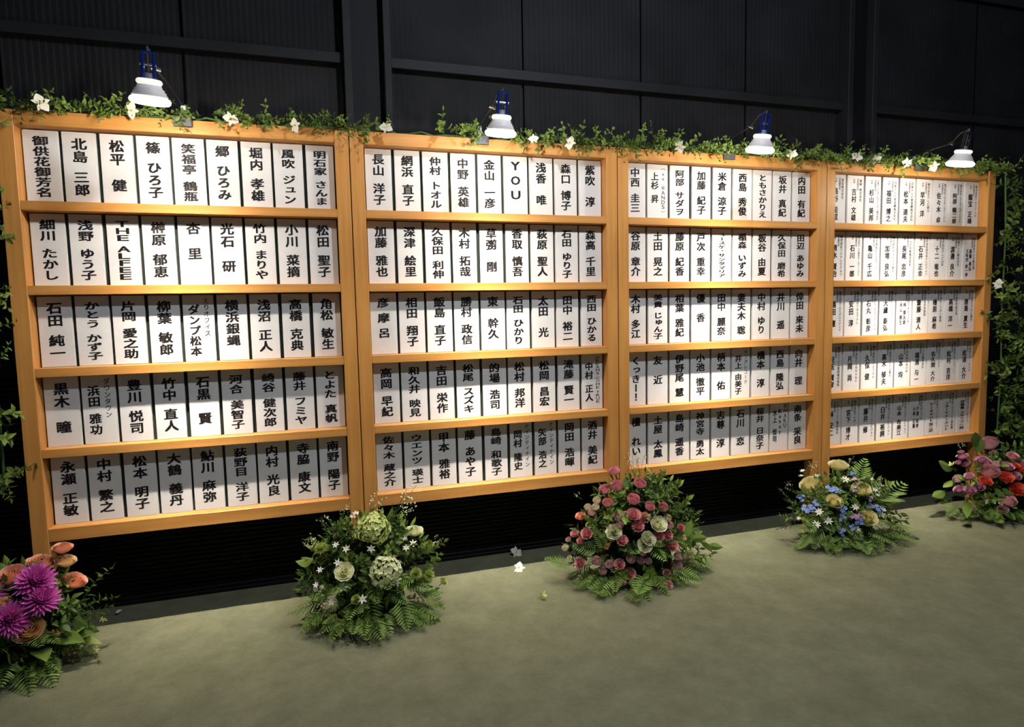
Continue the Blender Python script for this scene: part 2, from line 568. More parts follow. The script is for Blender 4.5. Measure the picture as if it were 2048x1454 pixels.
blt = MB()
blt.tube([(-0.024, 0, 0.118), (-0.018, 0, 0.118), (0.018, 0, 0.118), (0.024, 0, 0.118)], 0.004, n=8)
blt.tube([(0, 0, 0.09), (0, 0, 0.118), (0, 0, 0.172)], 0.0035, n=8)
bolt_me = blt.mesh('bolt', [silver], True)
cl = MB()
cl.box(-0.032, 0.032, -0.012, 0.05, 0.0, 0.008)
cl.box(-0.032, 0.032, -0.016, -0.008, -0.030, 0.008)
cl.box(-0.026, 0.026, 0.010, 0.035, 0.008, 0.016)
clamp_me = cl.mesh('clamp', [clampm], bevel=0.0015)
kn = MB()
kn.lathe([(0.0005, 0.016), (0.010, 0.016), (0.010, 0.052), (0.007, 0.057), (0.0005, 0.058)], 14, c=(0.0, 0.022, 0))
knob_me = kn.mesh('knob', [knobm], True, merge=True)

LAMPS = [  # pixel of the lens, clamp pixel on the top rail, pixel of the arm's joint, far end of the arm
    ((301, 208), (365, 232), (312, 138), (288, 97), 'blue'),
    ((1001, 272), (962, 270), (984, 214), (999, 178), 'blue'),
    ((1519, 305), (1457, 297), (1502, 253), (1527, 222), 'blue'),
    ((1919, 332), (1837, 322), (1903, 287), (1936, 258), 'black')]
LLAB = ('lit clamp lamp with blue bracket above the board between magenta and green bouquets',
        'lit clamp lamp with blue bracket above the board between green and pink bouquets',
        'lit clamp lamp with blue bracket above the board between pink and blue bouquets',
        'lit clamp lamp with black bracket above the board between blue and red bouquets')
LPOS = []
for i, (lp, cp, jp, ep, colr) in enumerate(LAMPS):
    L = at_y(*lp, -0.32)
    LPOS.append(L)
    t = empty('clamp_lamp', L)
    lab(t, LLAB[i], 'lamp', 'clamp lamps above the boards')
    tilt = Quaternion((1, 0, 0), 0.235) @ Quaternion((0, 1, 0), 0.06 if i == 0 else 0.02)
    for nm, me in (('lens', lens_me), ('bulb_body', body_me), ('collar', coll_me), ('socket', sock_me), ('bracket', bracket(bluem if colr == 'blue' else darkm))):
        bo = put(nm, me, t, (0, 0, 0), tilt)
    put('bolt', bolt_me, bo)
    C = at_y(cp[0], cp[1], 0.0)
    C.y, C.z = 0.004, 1.9535
    put('knob', knob_me, put('clamp', clamp_me, t, C - L))
    J = at_y(*jp, -0.24)
    K = C + Vector((0, 0.022, 0.055))
    top = L + tilt @ Vector((0, 0, 0.170))
    a = MB()
    a.tube([K, K.lerp(J, 0.5) + Vector((0, 0, 0.006)), J], 0.0028, n=6)
    a.tube([J, J.lerp(top, 0.5) + Vector((0, 0, 0.015)), top], 0.0028, n=6)
    a.v = [tuple(Vector(v) - L) for v in a.v]
    arm = put('arm', a.mesh('arm', [rodm], True), t)
    jt = MB()
    jt.tube([J + Vector((-0.014, -0.004, 0.002)), J, J + Vector((0.014, 0.004, -0.002))], 0.007, n=8)
    jt.v = [tuple(Vector(v) - L) for v in jt.v]
    put('joint', jt.mesh('joint', [silver], True), arm)
    ld = bpy.data.lights.new('lamp_light', 'POINT')
    ld.shadow_soft_size = 0.016
    ld.color = LAMP_COL
    ld.energy = LAMP_W
    ld.use_nodes = True
    nt = ld.node_tree
    em = nt.nodes['Emission']
    ie = nt.nodes.new('ShaderNodeTexIES')
    ie.mode = 'INTERNAL'
    ie.ies = ies
    nt.links.new(ie.outputs[0], em.inputs['Strength'])
    lo = bpy.data.objects.new('lamp_light', ld)
    lo.parent = t
    lo.location = (0, 0.006, -0.024)
    lo.rotation_euler = (math.radians(15), 0, 0)
    COL.objects.link(lo)

# ------------------------------------------------------------------ plants: meshes of unit size
def leaf(mb, base, d, up, ln, wd, mat=0, fold=0.25, droop=0.15, seg=4):
    """one folded leaf; base, direction d, surface normal up"""
    d = Vector(d).normalized()
    up = Vector(up)
    s = d.cross(up)
    s = s.normalized() if s.length > 1e-6 else Vector((1, 0, 0))
    n = s.cross(d)
    rows = []
    for i in range(seg + 1):
        t = i / seg
        hw = wd * (math.sin(PI * min(1, t * 0.96 + 0.02) ** 0.8)) * 0.5
        c = Vector(base) + d * (ln * t) - n * (droop * ln * t * t)
        rows.append([c - s * hw + n * (fold * hw), c, c + s * hw + n * (fold * hw)])
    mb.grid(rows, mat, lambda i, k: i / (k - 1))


def sprig(mat, seed, n=11, lw=0.55, ll=0.30, curve=0.25, spread=0.9, tip=True, stem_r=0.010):
    r = random.Random(seed)
    mb = MB()
    cx, cy = r.uniform(-1, 1) * curve, r.uniform(-1, 1) * curve
    pt = lambda t: Vector((cx * t * t, cy * t * t, t * (1 - 0.1 * t)))
    mb.tube([pt(i / 5) for i in range(6)], stem_r, 1, 4, stem_r * 0.5)
    for i in range(n):
        t = 0.12 + 0.86 * i / (n - 1)
        a = i * 2.4 + r.uniform(-0.5, 0.5)
        out = Vector((math.cos(a), math.sin(a), 0))
        d = out * spread + Vector((0, 0, 0.55 + r.uniform(-0.25, 0.3)))
        s = r.uniform(0.75, 1.2) * (1.0 - 0.35 * t)
        leaf(mb, pt(t), d, Vector((0, 0, 1)) - out * 0.2 + Vector((r.uniform(-.3, .3), r.uniform(-.3, .3), 0)), ll * s, ll * lw * s, 0, 0.3, 0.2)
    if tip:
        leaf(mb, pt(1), (cx, cy, 1), (1, 0, 0), ll * 0.7, ll * lw * 0.6)
    return mb.mesh('sprig', [mat, stemm])


def fern(mat, seed, n=10, wide=0.46):
    r = random.Random(seed)
    mb = MB()
    bend = r.uniform(0.10, 0.28)
    side = r.uniform(-0.12, 0.12)
    pt = lambda t: Vector((side * t * t, -bend * t * t, t))
    mb.tube([pt(i / 6) for i in range(7)], 0.010, 1, 4, 0.004)
    for i in range(n):
        t = 0.16 + 0.82 * i / (n - 1)
        ln = wide * (1.05 - t) ** 0.75 * (0.55 + 0.45 * min(1, t * 4)) + 0.03
        for s in (-1, 1):
            d = Vector((s, -0.1 + r.uniform(-.15, .1), 0.62))
            leaf(mb, pt(t), d, (0, 1, 0.1), ln, 0.058, 0, 0.25, 0.12 + r.uniform(0, .15), 3)
    leaf(mb, pt(0.98), (0, 0, 1), (0, 1, 0), 0.08, 0.05)
    return mb.mesh('fern_frond', [mat, stemm])


def broad(mat, seed, wd=0.42):
    r = random.Random(seed)
    mb = MB()
    mb.tube([(0, 0, 0), (0.01, 0, 0.12), (0, -0.0, 0.2)], 0.012, 1, 4)
    leaf(mb, (0, 0, 0.18), (0, -0.06, 1), (r.uniform(-.2, .2), 1, 0), 0.82, wd, 0, 0.35, r.uniform(0.1, 0.3), 7)
    return mb.mesh('broad_leaf', [mat, stemm])


def wisp(mat, seed, n=16, budm=None):
    """thin branching twig carrying tiny buds"""
    r = random.Random(seed)
    mb = MB()
    for k in range(4):
        a = r.uniform(0, 2 * PI)
        e = Vector((math.cos(a) * 0.28, math.sin(a) * 0.28, r.uniform(0.7, 1.0)))
        mid = e * 0.5 + Vector((0, 0, 0.12))
        pts = [Vector((0, 0, 0)), mid * 0.6, mid, e]
        mb.tube(pts, 0.008, 1, 4, 0.004)
        for i in range(n // 4 + 2):
            t = r.uniform(0.4, 1)
            p = mid.lerp(e, (t - 0.4) / 0.6) + Vector((r.uniform(-.08, .08), r.uniform(-.08, .08), r.uniform(-.04, .08)))
            s = r.uniform(0.018, 0.032)
            mb.tube([mid.lerp(e, (t - 0.4) / 0.6), p], 0.004, 1, 3)
            b = len(mb.v)
            mb.v += [tuple(p + Vector(q) * s) for q in ((1, 0, 0), (-1, 0, 0), (0, 1, 0), (0, -1, 0), (0, 0, 1.2), (0, 0, -1.2))]
            mb.a += [1.0] * 6
            for f in ((0, 2, 4), (2, 1, 4), (1, 3, 4), (3, 0, 4), (2, 0, 5), (1, 2, 5), (3, 1, 5), (0, 3, 5)):
                mb.f.append(tuple(b + q for q in f))
                mb.m.append(2)
    return mb.mesh('bud_twig', [mat, stemm, budm or mat])


def stem(mb, ln=2.2, r=0.09):
    mb.tube([(0, 0, -0.05), (0.05, 0, -ln / 2), (0, 0, -ln)], r, 1, 5)
    for k in range(5):
        a = k * 2 * PI / 5
        leaf(mb, (0, 0, -0.12), (math.cos(a), math.sin(a), 0.35), (0, 0, 1), 0.5, 0.22, 1, 0.2, -0.2, 2)


def rose(mat, seed, layers=7, dome=0.60, ruffle=0.0, per=5, lip=0.07, top=0.50):
    """overlapping cupped petals in rings, the rims stepping down from the heart to the outside"""
    r = random.Random(seed)
    mb = MB()
    stem(mb)
    for i in range(layers):
        o = i / (layers - 1)
        rho = 0.13 + 0.80 * o ** 0.9
        zr = top - dome * o ** 1.6
        n = 2 if i == 0 else (3 if i == 1 else per)
        for k in range(n):
            th0 = 2 * PI * (k + 0.5 * (i % 2)) / n + r.uniform(-0.25, 0.25) + i * 0.4
            w = (PI / n) * 1.28
            dz, ph = r.uniform(-0.05, 0.05), r.uniform(0, 6)
            dr = r.uniform(-0.04, 0.04)
            rows = []
            for vi in range(5):
                v = vi / 4
                row = []
                for ui in range(6):
                    u = -1 + 2 * ui / 5
                    rr = (rho + dr) * (0.30 + 0.70 * math.sin(v * PI * 0.5) ** 0.75) + lip * (0.4 + o) * v ** 5 - 0.05 * abs(u) ** 3 * v + 0.03 * u
                    z = -0.68 + (zr + dz + 0.68) * v ** 1.25 - 0.13 * u * u * v - 0.05 * v ** 6 * (0.3 + o)
                    rr += ruffle * math.sin(u * 8 + ph) * v * v
                    z += ruffle * math.cos(u * 10 + ph) * v * v
                    a = th0 + u * w
                    row.append((rr * math.cos(a), rr * math.sin(a), z))
                rows.append(row)
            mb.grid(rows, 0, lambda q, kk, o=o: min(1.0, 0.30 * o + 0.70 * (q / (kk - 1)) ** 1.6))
    return mb.mesh('rose', [mat, stemm], True)


def mum(mat, seed, n=130, ln=1.0):
    r = random.Random(seed)
    mb = MB()
    stem(mb)
    for i in range(n):
        t = (i + 0.5) / n
        el = PI / 2 - t * 1.75
        a = i * 2.39996
        d = Vector((math.cos(a) * math.cos(el), math.sin(a) * math.cos(el), math.sin(el)))
        leaf(mb, d * 0.18, d, Vector((0, 0, 1)) + d * 0.2, ln * r.uniform(0.68, 0.88), 0.20, 0, 0.5, -0.15, 3)
    return mb.mesh('chrysanthemum', [mat, stemm])


def hydrangea(mat, seed, n=120):
    r = random.Random(seed)
    mb = MB()
    stem(mb, 1.8)
    for i in range(n):
        t = (i + 0.5) / n
        z = 1 - 1.6 * t
        a = i * 2.39996
        q = math.sqrt(max(0, 1 - z * z))
        d = Vector((q * math.cos(a), q * math.sin(a), z * 0.85))
        lump = 1 + 0.10 * math.sin(3 * a + seed) * q + 0.08 * math.sin(5 * z + 2 * a)
        c = d * r.uniform(0.72, 0.98) * lump
        up = (d + Vector((r.uniform(-.5, .5), r.uniform(-.5, .5), r.uniform(-.3, .5)))).normalized()
        s = up.cross(Vector((0.3, 0.2, 1))).normalized()
        u = up.cross(s)
        ph = r.uniform(0, PI)
        ln = r.uniform(0.15, 0.23)
        for k in range(4):
            b = ph + k * PI / 2
            e = s * math.cos(b) + u * math.sin(b)
            leaf(mb, c, e + up * r.uniform(0.1, 0.6), up, ln, ln, 0, 0.25, 0.1, 2)
    return mb.mesh('hydrangea', [mat, stemm])


def star(mat, seed, n=6, wd=0.42, cen=None, cup=0.35):
    r = random.Random(seed)
    mb = MB()
    stem(mb, 1.6, 0.06)
    for k in range(n):
        a = 2 * PI * k / n + r.uniform(-0.1, 0.1)
        leaf(mb, (0, 0, 0), (math.cos(a), math.sin(a), cup + r.uniform(-.1, .1)), (0, 0, 1), 1.0, wd, 0, 0.2, 0.15, 4)
    mb.lathe([(0.14, -0.02), (0.13, 0.10), (0.07, 0.17), (0.002, 0.18)], 7, 2)
    return mb.mesh('star_flower', [mat, stemm, cen or mat])


def cluster(mat, seed, n=7, cen=None):
    """several small five-petalled florets close together"""
    r = random.Random(seed)
    mb = MB()
    stem(mb, 1.8, 0.06)
    for i in range(n):
        c = Vector((r.uniform(-.7, .7), r.uniform(-.7, .7), r.uniform(-.25, .35)))
        up = Vector((c.x * 0.6, c.y * 0.6, 1)).normalized()
        s = up.cross(Vector((0.2, 1, 0.1))).normalized()
        u = up.cross(s)
        for k in range(5):
            b = 2 * PI * k / 5
            e = s * math.cos(b) + u * math.sin(b)
            leaf(mb, c, e + up * 0.25, up, 0.42, 0.36, 0, 0.15, 0.1, 3)
        mb.tube([c, c + up * 0.10], 0.05, 2, 4)
    return mb.mesh('floret_cluster', [mat, stemm, cen or mat])


def orchid(seed):
    """white butterfly-like blossom: two broad wings, three narrow sepals, a small lip"""
    r = random.Random(seed)
    out = []
    for nm, a, ln, wd in (('petal', 0.15, 1.0, 1.0), ('petal', PI - 0.15, 1.0, 1.0), ('petal', PI / 2, 0.95, 0.5), ('petal', -PI * 0.28, 0.9, 0.48), ('petal', -PI * 0.72, 0.9, 0.48)):
        mb = MB()
        leaf(mb, (0.05 * math.cos(a), 0.05 * math.sin(a), 0), (math.cos(a), math.sin(a), 0.22 + r.uniform(-.1, .1)), (0, 0, 1), ln, wd, 0, 0.12, 0.2, 5)
        out.append((nm, mb.mesh(nm, [whitep], True)))
    mb = MB()
    mb.lathe([(0.02, -0.02), (0.10, 0.06), (0.13, 0.18), (0.08, 0.24), (0.002, 0.2)], 8)
    out.append(('lip', mb.mesh('lip', [MATS['yellow_centre']], True)))
    return out


petal('yellow_centre', (0.65, 0.45, 0.12), (0.7, 0.55, 0.25))
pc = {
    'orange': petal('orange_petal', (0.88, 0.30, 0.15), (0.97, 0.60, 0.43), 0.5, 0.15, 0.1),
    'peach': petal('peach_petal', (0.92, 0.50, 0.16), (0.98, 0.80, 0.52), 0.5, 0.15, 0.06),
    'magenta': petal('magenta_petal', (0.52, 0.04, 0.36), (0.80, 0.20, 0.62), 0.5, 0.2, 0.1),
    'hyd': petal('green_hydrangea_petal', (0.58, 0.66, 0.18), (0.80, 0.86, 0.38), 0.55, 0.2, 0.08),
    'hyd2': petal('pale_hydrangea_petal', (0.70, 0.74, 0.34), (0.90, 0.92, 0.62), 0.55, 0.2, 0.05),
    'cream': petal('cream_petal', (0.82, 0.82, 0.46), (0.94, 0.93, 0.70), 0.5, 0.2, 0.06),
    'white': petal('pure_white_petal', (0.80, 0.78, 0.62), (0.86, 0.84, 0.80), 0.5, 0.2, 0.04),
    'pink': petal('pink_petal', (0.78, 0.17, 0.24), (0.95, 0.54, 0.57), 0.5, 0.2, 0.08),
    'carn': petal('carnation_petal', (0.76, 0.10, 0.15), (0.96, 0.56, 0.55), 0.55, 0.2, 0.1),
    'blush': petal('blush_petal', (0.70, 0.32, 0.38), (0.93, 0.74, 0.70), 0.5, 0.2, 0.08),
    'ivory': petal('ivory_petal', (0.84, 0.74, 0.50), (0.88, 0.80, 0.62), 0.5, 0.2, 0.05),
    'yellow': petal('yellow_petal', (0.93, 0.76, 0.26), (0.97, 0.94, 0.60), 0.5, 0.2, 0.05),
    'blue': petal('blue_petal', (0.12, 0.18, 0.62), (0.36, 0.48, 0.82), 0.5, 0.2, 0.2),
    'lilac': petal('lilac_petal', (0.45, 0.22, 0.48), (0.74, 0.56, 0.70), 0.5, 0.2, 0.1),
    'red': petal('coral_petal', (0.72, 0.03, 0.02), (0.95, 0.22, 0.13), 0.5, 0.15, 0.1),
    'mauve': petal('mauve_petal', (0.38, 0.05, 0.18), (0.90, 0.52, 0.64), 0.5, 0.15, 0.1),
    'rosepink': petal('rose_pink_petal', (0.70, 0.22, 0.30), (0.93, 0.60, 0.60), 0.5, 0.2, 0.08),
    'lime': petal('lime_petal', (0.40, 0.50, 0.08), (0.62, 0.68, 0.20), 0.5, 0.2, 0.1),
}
cen_y = MATS['yellow_centre']
FM = {}


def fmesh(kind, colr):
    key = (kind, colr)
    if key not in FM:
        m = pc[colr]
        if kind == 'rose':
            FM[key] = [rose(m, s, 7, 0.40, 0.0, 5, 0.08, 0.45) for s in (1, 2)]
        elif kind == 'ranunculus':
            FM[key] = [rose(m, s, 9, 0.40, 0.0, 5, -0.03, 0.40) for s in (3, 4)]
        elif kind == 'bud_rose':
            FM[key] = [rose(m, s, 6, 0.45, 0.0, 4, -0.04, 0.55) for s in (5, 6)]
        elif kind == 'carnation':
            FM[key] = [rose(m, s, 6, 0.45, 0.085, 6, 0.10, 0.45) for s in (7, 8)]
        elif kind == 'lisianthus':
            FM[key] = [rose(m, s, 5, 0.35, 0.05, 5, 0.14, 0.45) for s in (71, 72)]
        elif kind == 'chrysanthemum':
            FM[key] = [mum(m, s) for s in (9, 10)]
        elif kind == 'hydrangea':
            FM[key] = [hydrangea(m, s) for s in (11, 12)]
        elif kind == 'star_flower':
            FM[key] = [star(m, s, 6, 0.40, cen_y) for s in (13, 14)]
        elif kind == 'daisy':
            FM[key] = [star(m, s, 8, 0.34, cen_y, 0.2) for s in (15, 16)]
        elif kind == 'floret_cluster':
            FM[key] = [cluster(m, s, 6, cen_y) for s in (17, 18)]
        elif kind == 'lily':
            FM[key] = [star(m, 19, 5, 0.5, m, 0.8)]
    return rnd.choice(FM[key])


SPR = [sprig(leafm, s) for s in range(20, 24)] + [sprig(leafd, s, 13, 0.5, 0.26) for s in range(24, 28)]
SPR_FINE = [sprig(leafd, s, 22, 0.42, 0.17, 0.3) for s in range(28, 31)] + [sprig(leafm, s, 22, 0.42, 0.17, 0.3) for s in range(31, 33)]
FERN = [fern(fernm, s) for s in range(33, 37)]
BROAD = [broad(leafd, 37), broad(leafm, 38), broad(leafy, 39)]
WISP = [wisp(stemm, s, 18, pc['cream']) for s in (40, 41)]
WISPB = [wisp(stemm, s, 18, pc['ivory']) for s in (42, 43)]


def arrangement(label, C, R, flowers, nspr=46, nfern=20, nbroad=6, fine=10, wisps=(), extra_fern=(), extra_broad=(), sx=(-1, 1), spr_len=(0.14, 0.22), lime=0.15):
    """a floor arrangement: added dark core, foliage all round, flowers where the photograph shows them"""
    C = Vector(C)
    root = empty('flower_arrangement', (C.x, C.y, 0))
    lab(root, label, 'flowers', 'flower arrangements on the floor')
    O = Vector((C.x, C.y, 0))
    r = random.Random(int(C.x * 1000) + 5)
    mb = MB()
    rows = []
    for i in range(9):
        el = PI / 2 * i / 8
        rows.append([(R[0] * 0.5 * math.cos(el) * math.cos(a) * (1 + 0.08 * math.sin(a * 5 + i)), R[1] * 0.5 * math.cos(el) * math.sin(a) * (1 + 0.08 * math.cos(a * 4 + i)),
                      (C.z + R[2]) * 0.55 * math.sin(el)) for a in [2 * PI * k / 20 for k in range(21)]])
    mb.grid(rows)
    put('foliage_core', mb.mesh('foliage_core', [corem], True), root)  # dark core added inside the foliage to stop the view through it

    def surf(px, py):
        d = ray(px, py)
        o = CAM - C
        oo = Vector((o.x / R[0], o.y / R[1], o.z / R[2]))
        dd = Vector((d.x / R[0], d.y / R[1], d.z / R[2]))
        A, B, Cc = dd.dot(dd), oo.dot(dd), oo.dot(oo) - 1
        D = B * B - A * Cc
        t = (-B - math.sqrt(D)) / A if D > 0 else -B / A
        p = CAM + d * t
        if p.z < 0.02:
            p = at_floor(px, py, 0.02)
        return p

    for (kind, colr, px, py, rp) in flowers:
        p = surf(px, py)
        rad = rp * depth(p) / FPX
        n = Vector(((p.x - C.x) / R[0] ** 2, (p.y - C.y) / R[1] ** 2, (p.z - C.z * 0.6) / R[2] ** 2)).normalized()
        v = (CAM - p).normalized()
        d = n * 0.5 + v * 0.42 + Vector((r.uniform(-.25, .25), 0, 0.55 + r.uniform(-.2, .25)))
        put(kind, fmesh(kind, colr), root, p - O, aim(d), rad * (1.0 if kind not in ('floret_cluster',) else 1.0))
    for i in range(int(nspr * 2.0)):
        a = r.uniform(-PI, PI)
        el = r.uniform(0.05, 1.35)
        d = Vector((math.cos(a) * math.cos(el), math.sin(a) * math.cos(el), math.sin(el)))
        if d.y > 0.35:
            d.y *= 0.3
        ln = r.uniform(*spr_len)
        tip = Vector((d.x * R[0], d.y * R[1], C.z + d.z * R[2]))
        base = tip - Vector((d.x, d.y, d.z * 0.8 + 0.1)).normalized() * ln * 0.95
        base.z = max(base.z, 0.03)
        me = r.choice(SPR_FINE) if i < fine else r.choice(SPR)
        put('leaf_sprig', me, root, base, aim(tip - base), ln)
    for i in range(nfern):
        a = -PI + PI * (i + 0.5) / nfern + r.uniform(-0.08, 0.08)
        ln = r.uniform(0.10, 0.15)
        d = Vector((math.cos(a), math.sin(a), 0))
        base = Vector((d.x * (R[0] - 0.11), d.y * (R[1] - 0.03), r.uniform(0.045, 0.09)))
        q = Matrix((Vector((0, 0, 1)).cross(d), Vector((0, 0, 1)), d)).transposed()
        q = q.to_quaternion() if q.determinant() > 0 else Matrix((d.cross(Vector((0, 0, 1))), Vector((0, 0, 1)), d)).transposed().to_quaternion()
        q = q @ Quaternion((1, 0, 0), r.uniform(-0.05, 0.22)) @ Quaternion((0, 0, 1), r.uniform(-0.3, 0.3))
        if i % 3 == 1:
            put('leaf_sprig', r.choice(SPR), root, base, q, ln)
        else:
            put('fern_frond', r.choice(FERN), root, base, q, ln)
    for i in range(int(nfern * 0.6)):
        a = -PI + PI * (i + r.random()) / int(nfern * 0.6)
        ln = r.uniform(0.09, 0.13)
        d = Vector((math.cos(a), math.sin(a), r.uniform(-0.15, 0.35))).normalized()
        base = Vector((d.x * R[0] * 0.55, d.y * R[1] * 0.55, r.uniform(0.10, 0.20)))
        sd = d.cross(Vector((0, 0, 1))).normalized()
        q = Matrix((sd, d.cross(sd) * -1, d)).transposed()
        q = q.to_quaternion() if q.determinant() > 0 else Matrix((sd * -1, d.cross(sd) * -1, d)).transposed().to_quaternion()
        put('fern_frond', r.choice(FERN), root, base, q @ Quaternion((0, 0, 1), r.uniform(-0.4, 0.4)), ln)
    for (px, py, qx, qy, kind) in extra_fern:
        p, q = surf(px, py), surf(qx, qy)
        if (q - p).length < 0.02:
            continue
        ln = (q - p).length
        me = {'f': r.choice(FERN), 'b': BROAD[1], 'd': BROAD[0], 'y': BROAD[2], 's': r.choice(SPR), 'n': r.choice(SPR_FINE)}[kind]
        d = (q - p).normalized()
        nn = (CAM - p).normalized() + Vector((0, 0, 0.6))
        s = d.cross(nn).normalized()
        qq = Matrix((s, s.cross(d) * -1 if False else d.cross(s), d)).transposed().to_quaternion()
        put({'f': 'fern_frond', 's': 'leaf_sprig', 'n': 'leaf_sprig'}.get(kind, 'broad_leaf'), me, root, p - O, qq, ln)
    for i in range(nbroad):
        a = r.uniform(-PI, 0)
        d = Vector((math.cos(a), math.sin(a) * 0.9, r.uniform(0.0, 0.5)))
        base = Vector((d.x * R[0] * 0.55, d.y * R[1] * 0.55, r.uniform(0.05, 0.12)))
        put('broad_leaf', r.choice(BROAD[:2]) if r.random() > lime else BROAD[2], root, base, aim(d), r.uniform(0.10, 0.15))
    for (px, py, qx, qy, k) in wisps:
        p, q = surf(px, py), surf(px, py)
        q = p + (CR * (qx - px) - CU * (qy - py)) * (depth(p) / FPX)
        put('bud_twig', (WISP if k == 'w' else WISPB)[r.randrange(2)], root, p - O, aim(q - p), (q - p).length)
    return root


F = lambda kind, colr, s: [(kind, colr, *t) for t in s]
arrangement('floor bouquet of orange roses and magenta chrysanthemums by the outer post', (0.01, -0.150, 0.10), (0.215, 0.125, 0.26),
            F('rose', 'orange', [(125, 1093, 18), (82, 1122, 25), (20, 1150, 26), (150, 1158, 23)]) + F('rose', 'peach', [(132, 1119, 19), (55, 1258, 28), (4, 1208, 18)])
            + F('chrysanthemum', 'magenta', [(70, 1165, 40), (84, 1203, 38), (22, 1240, 42), (-25, 1190, 36)])
            + F('star_flower', 'lime', [(190, 1300, 9), (115, 1345, 10), (205, 1240, 8)]),
            62, 16, 12, 4, extra_fern=[(165, 1200, 205, 1125, 's'), (170, 1215, 228, 1178, 's'), (165, 1245, 232, 1215, 's'), (140, 1230, 188, 1265, 'd'), (120, 1300, 60, 1345, 's'),
                                      (150, 1290, 210, 1310, 's'), (100, 1270, 135, 1250, 's'), (60, 1300, 20, 1330, 's'), (90, 1320, 125, 1350, 's')])
arrangement('green and white floor bouquet with hydrangeas where the first two boards meet', (1.20, -0.18, 0.12), (0.27, 0.155, 0.285),
            F('hydrangea', 'hyd', [(748, 1056, 35)]) + F('hydrangea', 'hyd2', [(772, 1140, 33)]) + F('lisianthus', 'cream', [(688, 1143, 18), (829, 1060, 16)])
            + F('star_flower', 'white', [(713, 1027, 10), (706, 1034, 9), (742, 1098, 10), (826, 1087, 9), (675, 1126, 9), (685, 1176, 12), (793, 1165, 10), (725, 1199, 11), (632, 1170, 7),
                                         (663, 1204, 9), (672, 1090, 8), (692, 1098, 9), (812, 1096, 8), (810, 1078, 6), (640, 1140, 8)])
            + F('chrysanthemum', 'lime', [(642, 1098, 15), (856, 1096, 16), (832, 1148, 14), (858, 1152, 13)]) + F('rose', 'lime', [(712, 1199, 10), (802, 1174, 9), (888, 1162, 8)])
            + F('bud_rose', 'white', [(631, 1178, 6), (643, 1174, 5)]),
            60, 22, 10, 24, wisps=[(735, 1035, 760, 985, 'w'), (780, 1040, 830, 975, 'w'), (790, 1050, 825, 1010, 'w'), (670, 1060, 640, 1030, 'w'), (700, 1045, 690, 1005, 'w'), (850, 1090, 885, 1075, 'w'), (640, 1110, 612, 1070, 'w')],
            extra_fern=[(632, 1120, 598, 1128, 'y'), (772, 1226, 803, 1218, 'y'), (680, 1225, 650, 1248, 'y'), (668, 1230, 690, 1266, 'y'), (740, 1235, 760, 1250, 'd'), (735, 1180, 748, 1250, 'f'), (800, 1190, 815, 1260, 'f'),
                        (850, 1180, 880, 1215, 'f'), (660, 1080, 640, 1035, 'n'), (690, 1075, 670, 1040, 'n'), (660, 1100, 625, 1075, 'n'), (700, 1070, 695, 1030, 'n'), (850, 1130, 890, 1110, 's'), (840, 1110, 880, 1080, 's'),
                        (790, 1090, 805, 1020, 'n'), (720, 1240, 740, 1285, 'f'), (820, 1220, 860, 1255, 'f'), (640, 1220, 612, 1262, 'f')], lime=0.3)
